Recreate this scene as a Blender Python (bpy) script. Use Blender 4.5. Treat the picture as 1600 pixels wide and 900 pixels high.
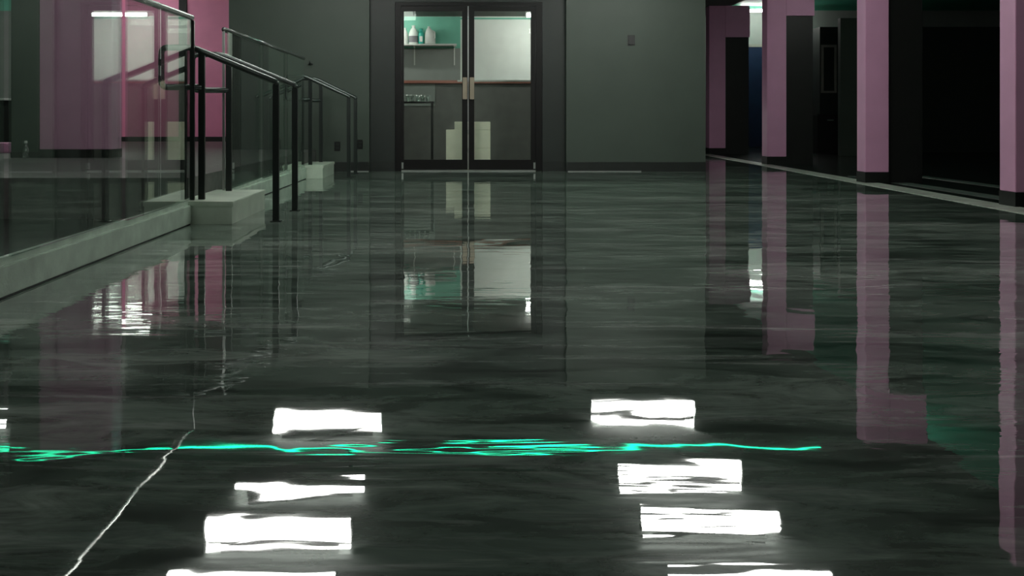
import bpy, bmesh, math, random
from mathutils import Vector
random.seed(7)
for o in list(bpy.data.objects):
    bpy.data.objects.remove(o)
scene = bpy.context.scene
C = scene.collection

# ------------------------------------------------------------------ camera
cam_data = bpy.data.cameras.new('camera')
cam = bpy.data.objects.new('camera', cam_data); C.objects.link(cam)
cam.location = (0, 0, 0.7); cam.rotation_euler = (math.pi/2, 0, 0)
cam_data.sensor_width = 36; cam_data.lens = 36
cam_data.shift_x = 75/1600; cam_data.shift_y = -268/1600
cam_data.clip_start = 0.05; cam_data.clip_end = 100
scene.camera = cam
# ------------------------------------------------------------------ world and exposure
w = bpy.data.worlds.new('world'); scene.world = w; w.use_nodes = True
w.node_tree.nodes['Background'].inputs[0].default_value = (0.5, 0.6, 0.55, 1)
w.node_tree.nodes['Background'].inputs[1].default_value = 0.02
vs = scene.view_settings
vs.view_transform = 'Standard'; vs.look = 'None'; vs.gamma = 1; vs.use_curve_mapping = False
vs.exposure = 0.0
LAMP = 18.0          # radiance of the fluorescent lenses

# ------------------------------------------------------------------ materials
M = {}
def mat(name, col, rough=0.5, metal=0.0, var=0.12, scale=6.0, bump=0.0, stretch=(1, 1, 1), ior=1.5, spec=0.5, var_col=None):
    m = bpy.data.materials.new(name); m.use_nodes = True
    nt = m.node_tree; b = nt.nodes['Principled BSDF']
    b.inputs['Roughness'].default_value = rough; b.inputs['Metallic'].default_value = metal
    b.inputs['IOR'].default_value = ior; b.inputs['Specular IOR Level'].default_value = spec
    tc = nt.nodes.new('ShaderNodeTexCoord'); mp = nt.nodes.new('ShaderNodeMapping')
    mp.inputs['Scale'].default_value = stretch
    nz = nt.nodes.new('ShaderNodeTexNoise'); nz.inputs['Scale'].default_value = scale
    nz.inputs['Detail'].default_value = 5
    nt.links.new(tc.outputs['Object'], mp.inputs['Vector']); nt.links.new(mp.outputs['Vector'], nz.inputs['Vector'])
    rp = nt.nodes.new('ShaderNodeValToRGB')
    c2 = var_col if var_col else tuple(min(1, c*(1+var)) for c in col)
    rp.color_ramp.elements[0].position = 0.3; rp.color_ramp.elements[1].position = 0.7
    rp.color_ramp.elements[0].color = tuple(c*(1-var) for c in col)+(1,)
    rp.color_ramp.elements[1].color = tuple(c2)+(1,)
    nt.links.new(nz.outputs['Fac'], rp.inputs['Fac']); nt.links.new(rp.outputs['Color'], b.inputs['Base Color'])
    if bump:
        bp = nt.nodes.new('ShaderNodeBump'); bp.inputs['Strength'].default_value = 0.6
        bp.inputs['Distance'].default_value = bump
        n2 = nt.nodes.new('ShaderNodeTexNoise'); n2.inputs['Scale'].default_value = scale*9
        nt.links.new(mp.outputs['Vector'], n2.inputs['Vector'])
        nt.links.new(n2.outputs['Fac'], bp.inputs['Height']); nt.links.new(bp.outputs['Normal'], b.inputs['Normal'])
    M[name] = m
    return m
def emit(name, col, strength):
    m = bpy.data.materials.new(name); m.use_nodes = True
    nt = m.node_tree; nt.nodes.remove(nt.nodes['Principled BSDF'])
    e = nt.nodes.new('ShaderNodeEmission'); e.inputs[0].default_value = tuple(col)+(1,); e.inputs[1].default_value = strength
    nt.links.new(e.outputs[0], nt.nodes['Material Output'].inputs[0])
    M[name] = m
def glass(name, tint=(0.9, 0.96, 0.93), base=0.045, boost=1.0):
    m = bpy.data.materials.new(name); m.use_nodes = True
    nt = m.node_tree; nt.nodes.remove(nt.nodes['Principled BSDF'])
    tr = nt.nodes.new('ShaderNodeBsdfTransparent'); tr.inputs[0].default_value = tint+(1,)
    gl = nt.nodes.new('ShaderNodeBsdfGlossy'); gl.inputs['Roughness'].default_value = 0.0
    gl.inputs[0].default_value = (0.95, 1, 0.97, 1)
    lw = nt.nodes.new('ShaderNodeLayerWeight'); lw.inputs[0].default_value = 0.5
    pw = nt.nodes.new('ShaderNodeMath'); pw.operation = 'POWER'; pw.inputs[1].default_value = 3.5
    ma = nt.nodes.new('ShaderNodeMath'); ma.operation = 'MULTIPLY_ADD'; ma.use_clamp = True
    ma.inputs[1].default_value = 0.95*boost; ma.inputs[2].default_value = base
    mx = nt.nodes.new('ShaderNodeMixShader')
    nt.links.new(lw.outputs['Facing'], pw.inputs[0]); nt.links.new(pw.outputs[0], ma.inputs[0])
    nt.links.new(ma.outputs[0], mx.inputs[0]); nt.links.new(tr.outputs[0], mx.inputs[1]); nt.links.new(gl.outputs[0], mx.inputs[2])
    nt.links.new(mx.outputs[0], nt.nodes['Material Output'].inputs[0])
    M[name] = m

def floor_material():
    m = bpy.data.materials.new('polished_floor'); m.use_nodes = True
    nt = m.node_tree; N = nt.nodes; L = nt.links; b = N['Principled BSDF']
    tc = N.new('ShaderNodeTexCoord')
    def noise(sc, scale, detail=6, dist=0.0, rough=0.6):
        mp = N.new('ShaderNodeMapping'); mp.inputs['Scale'].default_value = sc
        mp.inputs['Rotation'].default_value = (0, 0, math.radians(4))
        n = N.new('ShaderNodeTexNoise'); n.inputs['Scale'].default_value = scale
        n.inputs['Detail'].default_value = detail; n.inputs['Distortion'].default_value = dist
        n.inputs['Roughness'].default_value = rough
        L.new(tc.outputs['Object'], mp.inputs['Vector']); L.new(mp.outputs['Vector'], n.inputs['Vector'])
        return n
    def ramp(n, stops):
        r = N.new('ShaderNodeValToRGB'); e = r.color_ramp.elements
        while len(e) < len(stops): e.new(0.5)
        for k, (p, c) in enumerate(stops):
            e[k].position = p; e[k].color = c+(1,)
        L.new(n.outputs['Fac'], r.inputs['Fac']); return r
    clouds = ramp(noise((0.5, 1.6, 1), 1.1, 7, 0.8), [(0.33, (0.060, 0.088, 0.070)), (0.51, (0.145, 0.195, 0.162)), (0.69, (0.34, 0.40, 0.35))])
    streak = ramp(noise((0.35, 4.0, 1), 1.6, 9, 1.4, 0.68), [(0.53, (0, 0, 0)), (0.62, (0.3, 0.3, 0.3)), (0.78, (1, 1, 1))])
    mix = N.new('ShaderNodeMixRGB'); mix.inputs[2].default_value = (0.52, 0.54, 0.52, 1)
    L.new(streak.outputs[0], mix.inputs[0]); L.new(clouds.outputs[0], mix.inputs[1])
    mot = ramp(noise((0.5, 1.5, 1), 5.5, 6, 1.0, 0.65), [(0.36, (0.35, 0.36, 0.35)), (0.60, (1.15, 1.15, 1.15))])
    mm = N.new('ShaderNodeMixRGB'); mm.blend_type = 'MULTIPLY'; mm.inputs[0].default_value = 1
    L.new(mix.outputs[0], mm.inputs[1]); L.new(mot.outputs[0], mm.inputs[2])
    L.new(mm.outputs[0], b.inputs['Base Color'])
    b.inputs['IOR'].default_value = 2.4
    b.inputs['Roughness'].default_value = 0.02
    rr = N.new('ShaderNodeMapRange'); rr.inputs['To Min'].default_value = 0.004; rr.inputs['To Max'].default_value = 0.03
    L.new(noise((0.6, 2, 1), 2.5).outputs['Fac'], rr.inputs['Value']); L.new(rr.outputs[0], b.inputs['Roughness'])
    b1 = N.new('ShaderNodeBump'); b1.inputs['Distance'].default_value = 0.0014; b1.inputs['Strength'].default_value = 1
    L.new(noise((1.3, 1.3, 1), 2.4, 1.5, 0.5, 0.45).outputs['Fac'], b1.inputs['Height'])
    b2 = N.new('ShaderNodeBump'); b2.inputs['Distance'].default_value = 0.0006; b2.inputs['Strength'].default_value = 1
    rip = noise((0.25, 1.6, 1), 9, 2, 0.3); msk = ramp(noise((1, 1, 1), 0.9, 1), [(0.45, (0.05, 0.05, 0.05)), (0.56, (1, 1, 1))])
    mul = N.new('ShaderNodeMath'); mul.operation = 'MULTIPLY'
    L.new(rip.outputs['Fac'], mul.inputs[0]); L.new(msk.outputs[0], mul.inputs[1]); L.new(mul.outputs[0], b2.inputs['Height'])
    L.new(b1.outputs[0], b2.inputs['Normal']); L.new(b2.outputs[0], b.inputs['Normal'])
    M['polished_floor'] = m
floor_material()

mat('wall_grey', (0.062, 0.080, 0.065), 0.55, var=0.06, scale=2)
mat('charcoal', (0.016, 0.021, 0.018), 0.5, var=0.08)
mat('ceiling_dark', (0.08, 0.092, 0.084), 0.8, var=0.1)
mat('baseboard', (0.018, 0.021, 0.019), 0.4)
mat('black_paint', (0.006, 0.006, 0.006), 0.6)
mat('black_panel', (0.010, 0.011, 0.010), 0.45)
mat('pink', (0.76, 0.39, 0.60), 0.5, var=0.05, scale=3)
mat('deep_pink', (0.86, 0.28, 0.48), 0.5, var=0.05, scale=3)
mat('green_ceiling', (0.02, 0.46, 0.28), 0.6, var=0.08)
mat('teal_paint', (0.17, 0.50, 0.37), 0.5, var=0.06)
mat('dark_green', (0.030, 0.050, 0.036), 0.5, var=0.15)
mat('kerb_stone', (0.60, 0.72, 0.61), 0.35, var=0.18, scale=7, bump=0.002)
mat('step_stone', (0.68, 0.77, 0.65), 0.35, var=0.12, scale=5, bump=0.002)
mat('platform_carpet', (0.17, 0.165, 0.16), 0.5, var=0.2, scale=14, bump=0.002)
mat('lower_floor', (0.02, 0.026, 0.022), 0.2, spec=0.2, var=0.3)
mat('strip_stone', (0.60, 0.63, 0.56), 0.3, var=0.4, scale=5, stretch=(1, 3, 1))
mat('right_floor', (0.012, 0.016, 0.014), 0.18, var=0.3, scale=3)
mat('right_floor_reflection', (0.16, 0.19, 0.17), 0.25, var=0.3, scale=3)
mat('rail_steel', (0.030, 0.036, 0.034), 0.3, metal=0.3, var=0.1)
mat('rail_tube', (0.10, 0.115, 0.11), 0.25, metal=0.7, var=0.1)
mat('rail_cap', (0.20, 0.22, 0.21), 0.22, metal=0.8, var=0.1)
mat('pale_metal', (0.55, 0.57, 0.55), 0.3, metal=0.8, var=0.05)
mat('door_frame', (0.006, 0.005, 0.005), 0.45, var=0.1, spec=0.25)
mat('bronze', (0.42, 0.35, 0.27), 0.35, metal=0.5, var=0.08)
mat('white_wall', (0.78, 0.84, 0.79), 0.6, var=0.04)
mat('grey_wall', (0.25, 0.275, 0.255), 0.6, var=0.05)
mat('counter_front', (0.14, 0.14, 0.13), 0.5, var=0.1)
mat('counter_wood', (0.42, 0.17, 0.13), 0.35, var=0.2, stretch=(1, 8, 8))
mat('white_shelf', (0.65, 0.68, 0.65), 0.5, var=0.03)
mat('jug_plastic', (0.72, 0.76, 0.72), 0.35, var=0.04)
mat('teal_plastic', (0.03, 0.42, 0.33), 0.35, var=0.06)
mat('label_grey', (0.22, 0.21, 0.23), 0.5)
mat('carton', (0.90, 0.83, 0.70), 0.65, var=0.05, scale=9)
mat('carton_seam', (0.40, 0.38, 0.31), 0.6)
mat('black_plastic', (0.008, 0.008, 0.008), 0.35)
mat('blue_door', (0.010, 0.022, 0.055), 0.35, var=0.1)
mat('frame_grey', (0.25, 0.24, 0.21), 0.5)
mat('rail_bright', (0.62, 0.65, 0.62), 0.22, metal=0.75, var=0.05)
mat('lamp_housing', (0.45, 0.47, 0.45), 0.5)
glass('guard_glass', (0.90, 0.94, 0.92), 0.04, 1.0)
glass('door_glass', (0.95, 0.98, 0.96), 0.012, 0.8)
glass('clear_glass', (0.90, 0.95, 0.93), 0.25, 1.0)
emit('lamp_lens', (0.98, 1.0, 0.94), LAMP)
emit('tube_lens', (1.0, 0.99, 0.94), 75.0)
emit('teal_led', (0.01, 1.0, 0.48), 8.0)

# ------------------------------------------------------------------ builders
def origin(parent):
    v = Vector((0, 0, 0))
    while parent is not None:
        v += parent.location; parent = parent.parent
    return v
def link(name, bm, material, parent=None, smooth=False):
    me = bpy.data.meshes.new(name)
    bmesh.ops.recalc_face_normals(bm, faces=bm.faces)
    bm.to_mesh(me); bm.free()
    if smooth:
        for p in me.polygons: p.use_smooth = True
    me.materials.append(M[material])
    o = bpy.data.objects.new(name, me); C.objects.link(o)
    if parent is not None: o.parent = parent
    return o
def add_box(bm, x0, x1, y0, y1, z0, z1, off=Vector((0, 0, 0)), bev=0.0):
    r = bmesh.ops.create_cube(bm, size=1)
    for v in r['verts']:
        v.co = Vector((x0+(v.co.x+.5)*(x1-x0), y0+(v.co.y+.5)*(y1-y0), z0+(v.co.z+.5)*(z1-z0)))-off
    if bev:
        es = list({e for v in r['verts'] for e in v.link_edges})
        bmesh.ops.bevel(bm, geom=es, offset=bev, segments=2, affect='EDGES')
def box(name, x0, x1, y0, y1, z0, z1, material, parent=None, bev=0.0):
    bm = bmesh.new(); add_box(bm, x0, x1, y0, y1, z0, z1, origin(parent), bev)
    return link(name, bm, material, parent)
def boxes(name, lst, material, parent=None, bev=0.0):
    bm = bmesh.new()
    for l in lst: add_box(bm, *l, origin(parent), bev)
    return link(name, bm, material, parent)
def prism(name, pts, z0, z1, material, parent=None):
    bm = bmesh.new(); off = origin(parent)
    lo = [bm.verts.new(Vector((x, y, z0))-off) for x, y in pts]
    hi = [bm.verts.new(Vector((x, y, z1))-off) for x, y in pts]
    n = len(pts)
    bm.faces.new(lo[::-1]); bm.faces.new(hi)
    for i in range(n): bm.faces.new((lo[i], lo[(i+1) % n], hi[(i+1) % n], hi[i]))
    return link(name, bm, material, parent)
def fillet(pts, r, seg=6):
    out = [Vector(pts[0])]
    for i in range(1, len(pts)-1):
        a, b, c = Vector(pts[i-1]), Vector(pts[i]), Vector(pts[i+1])
        u, v = (a-b), (c-b); k = min(r, u.length*.49, v.length*.49)
        p, q = b+u.normalized()*k, b+v.normalized()*k
        for s in range(seg+1):
            t = s/seg; out.append((1-t)**2*p+2*t*(1-t)*b+t*t*q)
    out.append(Vector(pts[-1])); return out
def tube(name, pts, r, material, parent=None, seg=12, closed_ends=True):
    bm = bmesh.new(); off = origin(parent); pts = [Vector(p)-off for p in pts]
    rings = []; up = None
    for i, p in enumerate(pts):
        t = (pts[min(i+1, len(pts)-1)]-pts[max(i-1, 0)]).normalized()
        if up is None:
            up = Vector((0, 0, 1)) if abs(t.z) < .9 else Vector((0, 1, 0))
        s = t.cross(up).normalized(); up = s.cross(t).normalized()
        rings.append([bm.verts.new(p+r*(math.cos(a)*s+math.sin(a)*up)) for a in [2*math.pi*k/seg for k in range(seg)]])
    for a, b in zip(rings, rings[1:]):
        for k in range(seg): bm.faces.new((a[k], a[(k+1) % seg], b[(k+1) % seg], b[k]))
    if closed_ends:
        bm.faces.new(rings[0][::-1]); bm.faces.new(rings[-1])
    return link(name, bm, material, parent, smooth=True)
def lathe(name, prof, loc, material, parent=None, seg=20, sx=1.0, sy=1.0):
    bm = bmesh.new(); off = origin(parent); loc = Vector(loc)-off
    rings = [[bm.verts.new(loc+Vector((sx*r*math.cos(2*math.pi*k/seg), sy*r*math.sin(2*math.pi*k/seg), z))) for k in range(seg)] for r, z in prof]
    for a, b in zip(rings, rings[1:]):
        for k in range(seg): bm.faces.new((a[k], a[(k+1) % seg], b[(k+1) % seg], b[k]))
    bm.faces.new(rings[0][::-1]); bm.faces.new(rings[-1])
    return link(name, bm, material, parent, smooth=True)
def tag(o, label, cat, group=None):
    o['label'] = label; o['category'] = cat
    if group: o['group'] = group
    return o
def thing(name, label, cat, loc=(0, 0, 0), group=None):
    o = bpy.data.objects.new(name, None); C.objects.link(o); o.location = loc; o.empty_display_size = 0.1
    return tag(o, label, cat, group)
def struct(o, label=None, cat=None):
    o['kind'] = 'structure'
    if label: o['label'] = label
    if cat: o['category'] = cat
    return o

YB = 13.02           # face of the end wall with the glass doors
# ------------------------------------------------------------------ floors
floor = struct(prism('floor', [(-1.80, -4), (4.06, -4), (4.06, 7), (4.42, 19), (4.52, 23.2), (-1.80, 23.2)], -0.1, 0, 'polished_floor'),
               'dark green grey marbled floor polished to a mirror shine', 'floor')
struct(prism('floor_left', [(-9, -4), (-1.80, -4), (-1.80, 23.2), (-9, 23.2)], -0.1, 0, 'lower_floor'), 'dark lower floor behind the long kerb', 'floor')
fr = struct(prism('floor_right', [(4.06, -4), (13, -4), (13, 23.2), (4.52, 23.2), (4.42, 19), (4.06, 7)], -0.1, 0, 'right_floor'),
            'nearly black floor beyond the row of pink pillars', 'floor')
st = struct(prism('trim_1', [(4.0, -4), (4.26, -4), (4.26, 7), (4.56, 19), (4.36, 19), (4.0, 7)], 0, 0.004, 'strip_stone'),
            'pale stone strip in the floor along the pink pillars', 'strip')
for k, (a, b_) in enumerate(((4.50, 4.70), (5.25, 5.42))):  # pale bands paint reflected light onto the black floor
    struct(prism('trim_%d' % (k+2), [(a, -4), (b_, -4), (b_, 12), (a, 12)], 0, 0.003, 'right_floor_reflection'),
           ('broad faint painted reflection on the black floor beside the pillars', 'thin faint painted reflection on the black floor away from the pillars')[k], 'strip')
# raised platform on the left, its lower surroundings and the kerb
plat = struct(prism('floor_platform', [(-9, 7.0), (-1.885, 7.0), (-1.885, YB), (-2.99, YB), (-2.99, 17.2), (-9, 17.2)], 0, 0.28, 'platform_carpet'),
              'raised grey platform floor behind the glass railing', 'floor')
def kerb(y0, y1, label):
    t = thing('kerb', label, 'kerb', (-1.82, y0, 0))
    n = max(1, round((y1-y0)/2.4)); s = (y1-y0)/n
    for i in range(n): box('kerb_stone', -1.87, -1.77, y0+i*s+.002, y0+(i+1)*s-.002, 0.006, 0.125, 'kerb_stone', t, 0.004)
    box('joint', -1.865, -1.776, y0+.002, y1-.002, 0, 0.006, 'black_paint', t)
kerb(1.0, 6.645, 'long pale green stone kerb leading up to the near floor steps')
kerb(7.755, 11.50, 'pale green stone kerb between the two pairs of steps')
def step(y0, y1, xr, label):
    t = thing('entry_step', label, 'step', ((-1.87+xr)/2, y0, 0))
    box('tread', -1.875, xr, y0, y1, 0.115, 0.147, 'step_stone', t, 0.004)
    box('riser', -1.87, xr-.008, y0+.006, y1-.006, 0, 0.115, 'step_stone', t)
step(6.65, 7.75, -1.50, 'pale stone step block at the end of the long kerb')
step(11.55, 12.55, -1.585, 'pale stone step block close to the dark end wall')

# ------------------------------------------------------------------ walls
HC = 2.75
wb = struct(boxes('wall_back', [(-2.99, -1.205, YB, YB+.2, 0, HC), (1.30, 3.07, YB, YB+.2, 0, HC)], 'wall_grey'), 'grey green end wall beside the glass doors', 'wall')
boxes('door_recess', [(-1.205, -.885, YB+.10, YB+.2, 0, HC), (1.005, 1.30, YB+.10, YB+.2, 0, HC), (-.885, 1.005, YB+.10, YB+.2, 2.165, HC)], 'charcoal', wb)['label'] = 'darker charcoal recess framing the doors'
struct(boxes('baseboard_back', [(-2.99, -1.205, YB-.014, YB, 0, .12), (-1.205, -.885, YB+.086, YB+.1, 0, .12), (1.005, 1.30, YB+.086, YB+.1, 0, .12), (1.30, 3.07, YB-.014, YB, 0, .12)], 'baseboard'), 'dark baseboard along the end wall', 'baseboard')
struct(boxes('trim_4', [(-1.44, -1.21, YB-.026, YB-.0145, 0, .010), (1.32, 2.25, YB-.026, YB-.0145, 0, .010)], 'pale_metal'), 'thin bright metal strip at the foot of the end wall', 'strip')
# end wall of the left part: pink, with a grey bar wall further left
wl = struct(box('wall_left_end', -5.95, -2.99, 17.2, 17.4, 0, HC, 'deep_pink'), 'deep pink wall at the far end of the platform', 'wall')
struct(box('baseboard_left_end', -5.95, -2.99, 17.185, 17.2, .28, .36, 'black_paint'), 'black baseboard of the deep pink wall', 'baseboard')
struct(box('trim_5', -4.78, -4.65, 17.16, 17.2, .36, HC, 'black_paint'), 'black vertical strip dividing the deep pink wall', 'strip')
wf = struct(box('wall_left_bar', -9, -5.95, 15.9, 16.1, 0, HC, 'grey_wall'), 'grey wall of the left corner', 'wall')
box('teal_band', -9, -5.95, 15.88, 15.9, 2.34, HC, 'teal_paint', wf)['label'] = 'teal band along the top of the wall'
struct(box('wall_left', -9.2, -9, -4, 16, 0, HC, 'wall_grey'), 'grey green side wall beyond the platform', 'wall')
struct(box('wall_front', -9, 13, -4.2, -4, 0, 3.1, 'wall_grey'), 'grey green wall at the near end of the hall', 'wall')
struct(box('wall_right', 13, 13.2, -4, 23.4, 0, 3.1, 'black_paint'), 'black side wall beyond the pillars', 'wall')
# far end of the right part
wr = struct(box('wall_right_end', 3.07, 13, 23.2, 23.4, 0, 3.1, 'grey_wall'), 'grey wall at the end of the dark passage', 'wall')
struct(box('wall_room_side', 2.87, 3.07, YB+.2, 23.2, 0, 3.1, 'black_paint'), 'black wall along the dark passage', 'wall')
pw = struct(box('wall_partition', 6.95, 13, 20.0, 20.15, 0, 2.45, 'charcoal'), 'dark partition wall with a framed picture', 'wall')
box('light_block_return', 6.95, 7.07, 20.15, 23.2, 0, 2.45, 'charcoal', pw)  # unseen wall added to keep the tube's light inside the passage
box('partition_fin', 6.69, 7.10, 18.2, 18.32, 0, 2.45, 'wall_grey', pw)
# ceilings
struct(boxes('ceiling', [(-9, 4.95, -4, YB+.2, HC, 3.2), (-9, -2.99, YB+.2, 17.4, HC, 3.2), (2.87, 4.95, YB+.2, 23.2, HC, 3.2)], 'ceiling_dark'), 'dark grey ceiling of the hall', 'ceiling')
struct(box('ceiling_right', 4.95, 13, -4, 23.4, 3.1, 3.25, 'green_ceiling'), 'green painted ceiling beyond the pillars', 'ceiling')

# ------------------------------------------------------------------ room behind the glass doors
YR = 17.0
rb = struct(box('wall_service_room', -1.6, 2.87, YR, YR+.2, 0, 2.36, 'white_wall'), 'pale wall of the small room behind the glass doors', 'wall')
box('grey_panel', -1.6, -.06, YR-.02, YR, 1.0, 1.83, 'grey_wall', rb)['label'] = 'grey lower part of the wall under the shelf'
box('teal_panel', -1.6, -.06, YR-.02, YR, 1.83, 2.355, 'teal_paint', rb)['label'] = 'teal wall panel above the shelf'
box('teal_line', -.06, 2.87, YR-.02, YR, 2.31, 2.34, 'teal_paint', rb)['label'] = 'thin teal line near the ceiling'
struct(box('wall_service_left', -1.8, -1.6, YB+.2, YR+.2, 0, 2.36, 'grey_wall'), 'grey side wall of the room behind the doors', 'wall')
struct(box('ceiling_service', -1.8, 2.87, YB+.2, YR+.2, 2.36, 2.46, 'ceiling_dark'), 'ceiling of the room behind the doors', 'ceiling')

# ------------------------------------------------------------------ glass doors
yd0, yd1 = YB+.11, YB+.16
df = struct(boxes('trim_6', [(-.88, -.805, yd0-.02, yd1+.03, 0, 2.16), (.92, 1.0, yd0-.02, yd1+.03, 0, 2.16), (-.805, .92, yd0-.02, yd1+.03, 2.12, 2.16)], 'door_frame'), 'black metal frame around the glass double doors', 'door frame')
box('threshold', -.80, .915, yd0-.05, yd1, 0, .014, 'pale_metal', df)['label'] = 'bright metal threshold'
def door(n, x0, x1, hinge_left, label):
    d = bpy.data.objects.new('door_%d' % n, None); C.objects.link(d); d.location = ((x0+x1)/2, yd0, 0.018)
    struct(d, label, 'door')
    sl, sr = (.028, .072) if hinge_left else (.072, .058)
    box('stile', x0, x0+sl, yd0, yd1, .018, 2.115, 'door_frame', d); box('stile', x1-sr, x1, yd0, yd1, .018, 2.115, 'door_frame', d)
    box('top_rail', x0+sl, x1-sr, yd0, yd1, 2.05, 2.115, 'door_frame', d); box('bottom_rail', x0+sl, x1-sr, yd0, yd1, .018, .145, 'door_frame', d)
    box('glass_pane', x0+sl, x1-sr, yd0+.02, yd0+.028, .145, 2.05, 'door_glass', d)
    hx = x1-.036 if hinge_left else x0+.042
    h = box('pull_handle', hx-.028, hx+.028, yd0-.05, yd0-.036, .92, 1.20, 'bronze', d, .004); h['label'] = 'flat bronze pull handle'
    for z in (.96, 1.16): box('standoff', hx-.01, hx+.01, yd0-.036, yd0, z-.012, z+.012, 'bronze', h)
    px = x0+.012 if hinge_left else x1-.012
    box('pivot', px-.012, px+.012, yd0-.012, yd0, .03, .11, 'pale_metal', d)['label'] = 'small silver pivot'
    return d
d1 = door(1, -.80, .047, True, 'glass door leaf with shelf of bottles seen behind it')
door(2, .060, .915, False, 'glass door leaf with bright empty wall seen behind it')
box('gap_light_strip', .049, .058, yd0-.006, yd1, .018, 2.115, 'pale_metal', d1)['label'] = 'thin pale strip standing for light between the two leaves'  # pale metal stands in for light showing between the leaves

# ------------------------------------------------------------------ things in the room behind the doors
t = thing('bar_counter', 'long dark counter with reddish wooden top behind the doors', 'counter', (.4, 15.5, 0))
box('front_panel', -1.1, 2.85, 15.52, 15.60, 0, 1.20, 'counter_front', t)
box('counter_top', -1.1, 2.85, 15.45, 15.95, 1.20, 1.245, 'counter_wood', t, .006)
box('edge_strip', -.1, 2.85, 15.44, 15.45, 1.225, 1.249, 'pale_metal', t)
box('grey_insert', -1.08, -.44, 15.505, 15.52, .86, 1.195, 'grey_wall', t)
box('side_panel', -1.1, -1.05, 15.60, 15.95, 0, 1.20, 'counter_front', t)
t = thing('wall_shelf', 'white wall shelf holding plastic jugs against the teal panel', 'shelf', (-.7, 16.8, 1.86))
box('board', -1.5, -.12, 16.68, YR-.02, 1.86, 1.885, 'white_shelf', t)
for x in (-.82, -.16):
    boxes('bracket', [(x-.01, x+.01, YR-.035, YR-.02, 1.55, 1.86), (x-.01, x+.01, 16.72, YR-.035, 1.84, 1.86)], 'white_shelf', t)
zs = 1.885
def jug(x, r, h, label, m='jug_plastic', lab=True):
    t = thing('jug', label, 'bottle', (x, 16.83, zs), 'jugs on the wall shelf')
    lathe('body', [(r*.92, 0), (r, .01), (r, h*.52), (r*.93, h*.62), (r*.55, h*.82), (r*.32, h*.88), (r*.32, h*.94)], (x, 16.83, zs), m, t, 20, 1, .8)
    lathe('cap', [(r*.38, h*.94), (r*.38, h)], (x, 16.83, zs), m, t, 14)
    if lab: lathe('sticker', [(r*1.01, h*.1), (r*1.012, h*.12), (r*1.012, h*.42), (r*1.01, h*.44)], (x, 16.83, zs), 'label_grey' if lab == 1 else 'teal_plastic', t, 20, 1, .8)
    return t
jug(-.968, .05, .27, 'slim white bottle at the end of the shelf behind the doors', lab=False)
jug(-.83, .078, .31, 'tall white jug with grey sticker and narrow neck on the shelf', lab=1)
t = thing('bottle', 'slim teal bottle standing between the two white jugs', 'bottle', (-.705, 16.83, zs))
lathe('body', [(.042, 0), (.045, .01), (.045, .17), (.036, .2)], (-.705, 16.83, zs), 'teal_plastic', t)
lathe('cap', [(.03, .2), (.03, .25), (.026, .255)], (-.705, 16.83, zs), 'teal_plastic', t)
box('sticker', -.73, -.68, 16.83-.048, 16.83-.040, zs+.04, zs+.13, 'jug_plastic', t)
t = thing('jug', 'squat white handled jug with sloping shoulder on the shelf', 'bottle', (-.555, 16.83, zs), 'jugs on the wall shelf')
bm = bmesh.new()
prof = [(-.085, 0), (.085, 0), (.085, .15), (.06, .2), (.0, .27), (-.045, .275), (-.075, .2), (-.085, .15)]
fa = [bm.verts.new((x, -.06, z)) for x, z in prof]; fb = [bm.verts.new((x, .06, z)) for x, z in prof]
bm.faces.new(fa); bm.faces.new(fb[::-1])
for i in range(len(prof)): bm.faces.new((fa[i], fa[(i+1) % len(prof)], fb[(i+1) % len(prof)], fb[i]))
bmesh.ops.bevel(bm, geom=list(bm.edges), offset=.012, segments=2, affect='EDGES')
link('body', bm, 'jug_plastic', t, True)
lathe('cap', [(.022, .27), (.022, .295)], (-.578, 16.83, zs), 'jug_plastic', t)
tube('handle', fillet([(-.51, 16.77, zs+.22), (-.475, 16.76, zs+.2), (-.475, 16.76, zs+.1), (-.50, 16.775, zs+.09)], .02), .008, 'jug_plastic', t, 8)
# glass table with tumblers
t = thing('side_table', 'small dark side table carrying clear tumblers behind the doors', 'table', (-.72, 14.4, 0))
box('table_top', -1.0, -.42, 14.2, 14.6, .885, .91, 'black_plastic', t)
for x in (-.98, -.46):
    for y in (14.22, 14.56): box('leg', x, x+.025, y, y+.025, 0, .885, 'black_plastic', t)
for i, (x, y) in enumerate(((-.86, 14.3), (-.79, 14.36), (-.72, 14.3), (-.65, 14.37), (-.58, 14.3), (-.51, 14.36))):
    o = lathe('tumbler', [(.024, 0), (.032, .09), (.030, .09), (.022, .008)], (0, 0, 0), 'clear_glass', None, 14)
    o.location = (x, y, .91); tag(o, 'clear drinking glass among others on the small dark table', 'glass', 'tumblers on the side table')
# cream cartons
def carton(x0, x1, y0, y1, z0, z1, label, flap=False):
    t = thing('carton', label, 'box', ((x0+x1)/2, (y0+y1)/2, z0), 'cream cartons behind the doors')
    box('body', x0, x1, y0, y1, z0, z1, 'carton', t, .003)
    box('tape', (x0+x1)/2-.02, (x0+x1)/2+.02, y0-.001, y1+.001, z1-.06, z1+.001, 'carton_seam', t)
    return t
carton(-.235, .345, 13.40, 13.78, 0, .285, 'cream carton on the floor at the bottom of the stack')
carton(-.235, .345, 13.41, 13.77, .287, .525, 'cream carton in the middle of the stack')
carton(-.125, .345, 13.42, 13.76, .527, .63, 'flat cream carton topping the stack')

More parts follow.
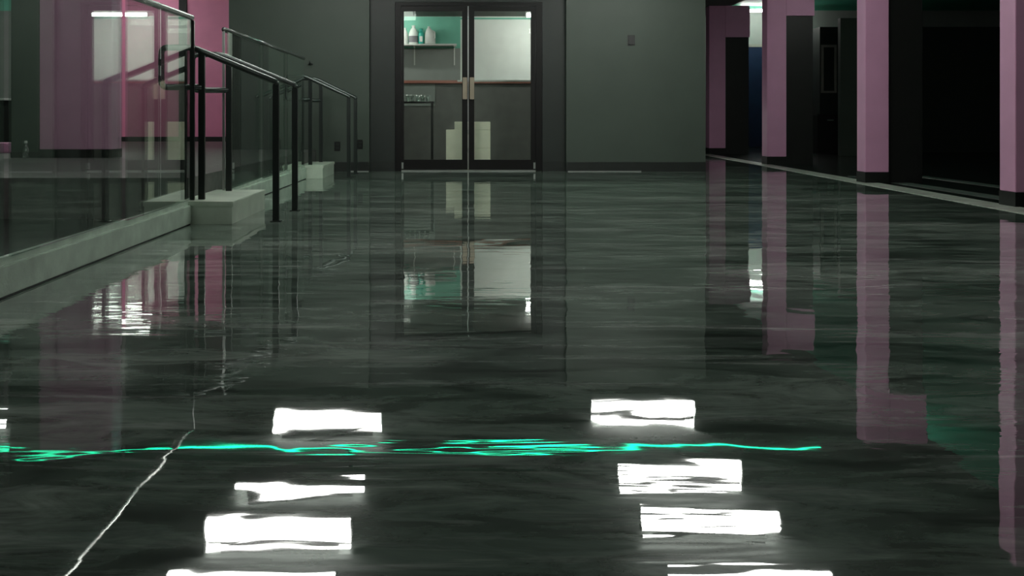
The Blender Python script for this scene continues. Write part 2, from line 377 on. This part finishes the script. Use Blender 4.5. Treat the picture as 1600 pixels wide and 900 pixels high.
# ------------------------------------------------------------------ fittings on the end wall
t = thing('wall_control', 'small black control box high on the grey end wall', 'control box', (2.125, YB, 1.60))
box('backplate', 2.078, 2.172, YB-.010, YB, 1.60, 1.735, 'black_plastic', t, .003)
box('cover', 2.088, 2.162, YB-.032, YB-.010, 1.612, 1.723, 'black_plastic', t, .005)
for x, z, l in ((-1.61, .26, 'black wall outlet beside the handrail posts, further from the doors'), (-1.325, .285, 'black wall outlet between the handrail and the door recess')):
    t = thing('wall_outlet', l, 'outlet', (x, YB, z))
    box('plate', x-.038, x+.038, YB-.008, YB, z, z+.12, 'black_plastic', t, .003)
    for k in (.025, .07): box('socket', x-.02, x+.02, YB-.013, YB-.008, z+k, z+k+.028, 'rail_steel', t)
t = thing('wall_bracket', 'small dark bracket knob on the end wall above the railing', 'bracket', (-1.95, YB, 1.33))
lathe('plate', [(.03, 0), (.03, .012)], (-1.95, YB-.006, 1.36), 'rail_steel', t)
tube('arm', [(-1.95, YB-.001, 1.366), (-1.95, YB-.06, 1.366), (-1.95, YB-.07, 1.40)], .011, 'rail_steel', t)

# ------------------------------------------------------------------ glass guard railings
XG = -1.80
def guard(ys, label, pale_first, base):
    t = thing('glass_railing', label, 'railing', (XG, ys[0], base))
    y0, y1 = ys[0], ys[-1]
    tube('top_rail', [(XG, y0, 1.352), (XG, y1, 1.352)], .019, 'rail_bright' if not pale_first else 'rail_cap', t, 16)
    for a, b in zip(ys, ys[1:]): k = .018*(b-a-.012); prism('glass_pane', [(XG-.006, b-.006), (XG-.006+k, a+.006), (XG+.006+k, a+.006), (XG+.006, b-.006)], .153, 1.333, 'guard_glass', t)
    box('base_channel', XG-.012, XG+.012, max(y0, 7.76) if y0 > 7 else y0, min(y1, 6.64) if y1 < 7 else y1, base, .153, 'kerb_stone', t)
    return t
g = guard([1.1, 2.55, 4.0, 5.38, 6.765], 'long glass railing on the kerb before the near step', False, .125)
box('post', XG-.012, XG+.016, 6.765, 6.79, .147, 1.335, 'rail_steel', g)
g = guard([7.68, 9.05, 10.3, 11.5], 'glass railing on the kerb between the two steps', True, .125)
box('post', XG-.008, XG+.008, 7.66, 7.68, .147, 1.335, 'pale_metal', g)

# ------------------------------------------------------------------ handrails
def handrail(y, xl, xu, label, extra=True):
    t = thing('handrail', label, 'handrail', (xl, y, 0))
    zt, zl = 1.16, .93; xe = xu-.27
    main = fillet([(xu, y, .895), (xe, y, .895), (xe, y, zt), (xu-.06, y, zt), (xl, y, zl), (xl, y, zl-.02)], .045)
    tube('rail', main, .0205, 'rail_tube', t)
    box('lower_post', xl-.021, xl+.021, y-.012, y+.012, 0, zl-.02, 'rail_steel', t)
    box('upper_post', xu-.021, xu+.021, y-.012, y+.012, .147, zt-.03, 'rail_steel', t)
    if extra: box('upper_post', xu-.141, xu-.103, y-.012, y+.012, .147, zt-.012, 'rail_steel', t)
    for x in (xl,): box('foot_plate', x-.035, x+.035, y-.03, y+.03, 0, .006, 'rail_steel', t)
handrail(6.835, -1.255, -1.75, 'dark steel handrail on the front edge of the step nearest the long kerb')
handrail(7.60, -1.255, -1.745, 'dark steel handrail on the rear edge of the step nearest the long kerb', False)
handrail(11.72, -1.32, -1.76, 'dark steel handrail on the front edge of the step by the end wall')
handrail(12.45, -1.32, -1.74, 'dark steel handrail on the rear edge of the step by the end wall', False)

# ------------------------------------------------------------------ pillars
def pillar(x, y, wd, dp, side, label, m='pink', hz=2.17):
    t = thing('pillar', label, 'pillar', (x+wd/2, y, 0))
    box('shaft', x, x+wd, y, y+dp, .115, HC, m, t, .004)
    box('base_block', x-.004, x+wd+.004, y-.004, y+dp+.004, 0, .115, 'black_panel', t)
    if side:
        box('dark_panel', x+wd+.002, x+wd+side, y+.04, y+dp-.02, 0, hz, 'black_panel', t)
        box('header', x+wd+.002, x+wd+side+.01, y, y+dp, hz, HC, m, t)
pillar(4.54, 18.95, .30, .28, .44, 'pink pillar between the end wall corner and the blue door passage')
pillar(4.42, 14.93, .28, .26, .40, 'pink pillar between the blue door passage and the framed picture')
pillar(4.215, 10.75, .245, .235, .37, 'pink pillar between the framed picture and the wide black opening')
pillar(4.25, 7.89, .245, .235, .37, 'pink pillar across the wide black opening from the framed picture')
t = thing('pillar', 'broad pink pillar on the raised platform', 'pillar', (-3.95, 10.42, .28))
box('shaft', -4.318, -3.586, 10.42, 10.72, .365, HC, 'pink', t, .004)
box('base_block', -4.32, -3.58, 10.414, 10.724, .28, .365, 'black_panel', t)
t = thing('pillar', 'dark green pillar beside the broad pink pillar on the platform', 'pillar', (-4.47, 10.42, .28))
box('shaft', -4.61, -4.326, 10.42, 10.72, .34, HC, 'dark_green', t, .004)
box('base_block', -4.612, -4.326, 10.414, 10.724, .28, .34, 'black_panel', t)
# things on the platform
t = thing('bar_unit', 'dark bar unit with a pale top by the grey corner wall', 'counter', (-7.4, 15.4, .28))
box('body', -8.9, -5.98, 15.3, 15.86, .28, .94, 'charcoal', t)
box('counter_top', -8.95, -5.97, 15.24, 15.87, .94, .975, 'white_shelf', t, .005)
t = thing('plinth', 'low pink plinth on the platform beside the dark green pillar', 'plinth', (-5.55, 12.0, .28))
box('slab', -5.98, -5.25, 11.8, 12.3, .28, .37, 'pink', t, .01)
box('cap', -5.98, -5.28, 11.82, 12.28, .37, .39, 'pink', t, .006)
t = thing('bottle', 'small clear bottle on the platform by the dark green pillar', 'bottle', (-4.42, 10.33, .28))
lathe('body', [(.028, 0), (.032, .01), (.032, .09), (.012, .13), (.012, .15)], (-4.42, 10.33, .28), 'clear_glass', t)
lathe('cap', [(.015, .15), (.015, .175)], (-4.42, 10.33, .28), 'jug_plastic', t)
# things beyond the right pillars
d3 = bpy.data.objects.new('door_3', None); C.objects.link(d3); d3.location = (6.7, 23.1, 0)
struct(d3, 'dark blue door at the end of the lit passage', 'door')
box('leaf', 6.15, 6.85, 23.14, 23.18, 0.01, 2.27, 'blue_door', d3)
boxes('frame', [(6.08, 6.15, 23.13, 23.2, 0, 2.33), (6.85, 6.92, 23.13, 23.2, 0, 2.33), (6.15, 6.85, 23.13, 23.2, 2.27, 2.33)], 'frame_grey', d3)
t = thing('framed_picture', 'framed dark picture on the partition wall', 'picture', (7.12, 19.99, 1.16))
boxes('frame', [(6.970, 7.015, 19.97, 20, 1.16, 2.1), (7.225, 7.270, 19.97, 20, 1.16, 2.1), (7.015, 7.225, 19.97, 20, 1.16, 1.2), (7.015, 7.225, 19.97, 20, 2.05, 2.1)], 'frame_grey', t)
box('picture', 7.015, 7.225, 19.985, 20, 1.2, 2.05, 'charcoal', t)
t = thing('low_cabinet', 'low black cabinet under the framed picture', 'cabinet', (6.94, 19.5, 0))
box('body', 6.72, 7.16, 19.45, 19.95, 0, .72, 'black_paint', t, .01)
box('top', 6.71, 7.17, 19.43, 19.96, .72, .745, 'black_panel', t)
box('pull', 6.9, 7.02, 19.44, 19.45, .62, .64, 'pale_metal', t)

# ------------------------------------------------------------------ lamps
def luminaire(x, y, zr, label, w=1.15, zc=HC, dp=.055):
    """surface linear luminaire: glowing boxes with a dark spine between them, fixed to the ceiling"""
    t = thing('ceiling_light', label, 'ceiling light', (x, y+dp/2, zc), 'linear ceiling lights')
    box('mount', x-w/2+.1, x+w/2-.1, y+.02, y+dp-.02, min(r[0] for r in zr)+.03, zc, 'black_paint', t)
    for a, b in zr: box('lens', x-w/2, x+w/2, y, y+dp, a, b, 'lamp_lens', t, .005)
    for e in (-1, 1): box('end_cap', x+e*(w/2+.006)-.006, x+e*(w/2+.006)+.006, y, y+dp, min(r[0] for r in zr), max(r[1] for r in zr), 'lamp_housing', t)
ORD = ['first', 'second', 'third', 'fourth', 'added fifth', 'added sixth']
for k, (y, zr) in enumerate(((11.45, [(2.527, 2.630), (2.690, 2.735)]), (9.5, [(2.54, 2.625), (2.675, 2.72)]), (8.35, [(2.515, 2.71)]),
                             (7.15, [(2.50, 2.62), (2.66, 2.72)]), (5.6, [(2.53, 2.63)]), (3.7, [(2.53, 2.63)]))):  # last two are added, out of view, to brighten the near floor
    luminaire(2.01, y, zr, 'bright linear ceiling light in the row beside the pink pillars, %s from the glass doors' % ORD[k])
for k, (y, zr) in enumerate(((11.1, [(2.547, 2.685)]), (9.2, [(2.64, 2.71)]), (8.1, [(2.50, 2.656), (2.695, 2.73)]),
                             (7.12, [(2.50, 2.62), (2.66, 2.72)]), (5.6, [(2.53, 2.63)]), (3.7, [(2.53, 2.63)]))):  # last two added toward the camera, unseen, to light floor and kerb
    luminaire(-1.475 if k < 4 else -2.4, y, zr, 'bright linear ceiling light in the row beside the glass railing, %s from the glass doors' % ORD[k])
luminaire(-5.54, 11.1, [(2.595, 2.685)], 'bright linear ceiling light above the platform beside the dark green pillar')
luminaire(-5.35, 14.2, [(2.38, 2.68)], 'unseen light added to brighten the deep pink wall, above the platform behind the broad pink pillar', 1.0)  # added lamp hidden by the pillar, lights the deep pink wall
luminaire(-5.3, 16.5, [(2.66, 2.70)], 'narrow bright ceiling light close to the deep pink wall', .5)
t = thing('fill_light', 'unseen low fill light added on the black passage wall behind the end wall', 'wall light', (3.07, 16.6, .42))  # added lamp, hidden by the end wall, lights the far pillar's foot
box('backplate', 3.07, 3.085, 16.3, 16.9, .42, .62, 'lamp_housing', t)
box('lens', 3.085, 3.125, 16.33, 16.87, .44, .60, 'lamp_lens', t, .008)
luminaire(5.37, 12.7, [(2.48, 2.62)], 'small unseen fill light added under the green ceiling inside the wide black opening', .45, 3.1)  # added lamp, kept out of sight, brightens the pillar beyond
t = thing('light_strip', 'long teal glowing light strip across the dark ceiling', 'light strip', (-.6, 10.55, HC))
box('channel', -4.95, 3.66, 10.52, 10.58, HC-.05, HC-.03, 'rail_steel', t)
for i in range(8): box('clip', -4.6+i*1.13, -4.56+i*1.13, 10.535, 10.565, HC-.03, HC, 'rail_steel', t)
box('diffuser', -4.95, 3.66, 10.527, 10.573, HC-.056, HC-.05, 'teal_led', t)
def tube_lamp(x0, x1, y, z, zc, label):
    t = thing('tube_light', label, 'tube light', ((x0+x1)/2, y, zc))
    box('batten', x0, x1, y-.012, y+.012, z+.026, zc, 'lamp_housing', t)
    tube('tube', [(x0+.02, y, z), (x1-.02, y, z)], .026, 'tube_lens', t, 10)
    for x in (x0, x1-.02): box('end_cap', x, x+.02, y-.03, y+.03, z-.03, z+.03, 'lamp_housing', t)
tube_lamp(6.0, 7.2, 22.3, 3.0, 3.1, 'white tube light under the green ceiling of the passage')
tube_lamp(.95, 2.15, 15.9, 2.27, 2.36, 'white tube light in the room behind the doors, over the counter')
tube_lamp(-1.58, -.97, 14.2, 2.27, 2.36, 'short unseen fill tube added behind the doors, above the side table')  # added fill, hidden by the door jamb
tube_lamp(1.12, 1.75, 14.2, 2.27, 2.36, 'short unseen fill tube added behind the doors, away from the side table')  # second added fill, out of sight past the opposite jamb
tube_lamp(-1.59, -1.05, 16.35, 2.27, 2.36, 'short unseen fill tube added behind the doors, in front of the wall shelf')  # added out of view to brighten the jugs on the shelf
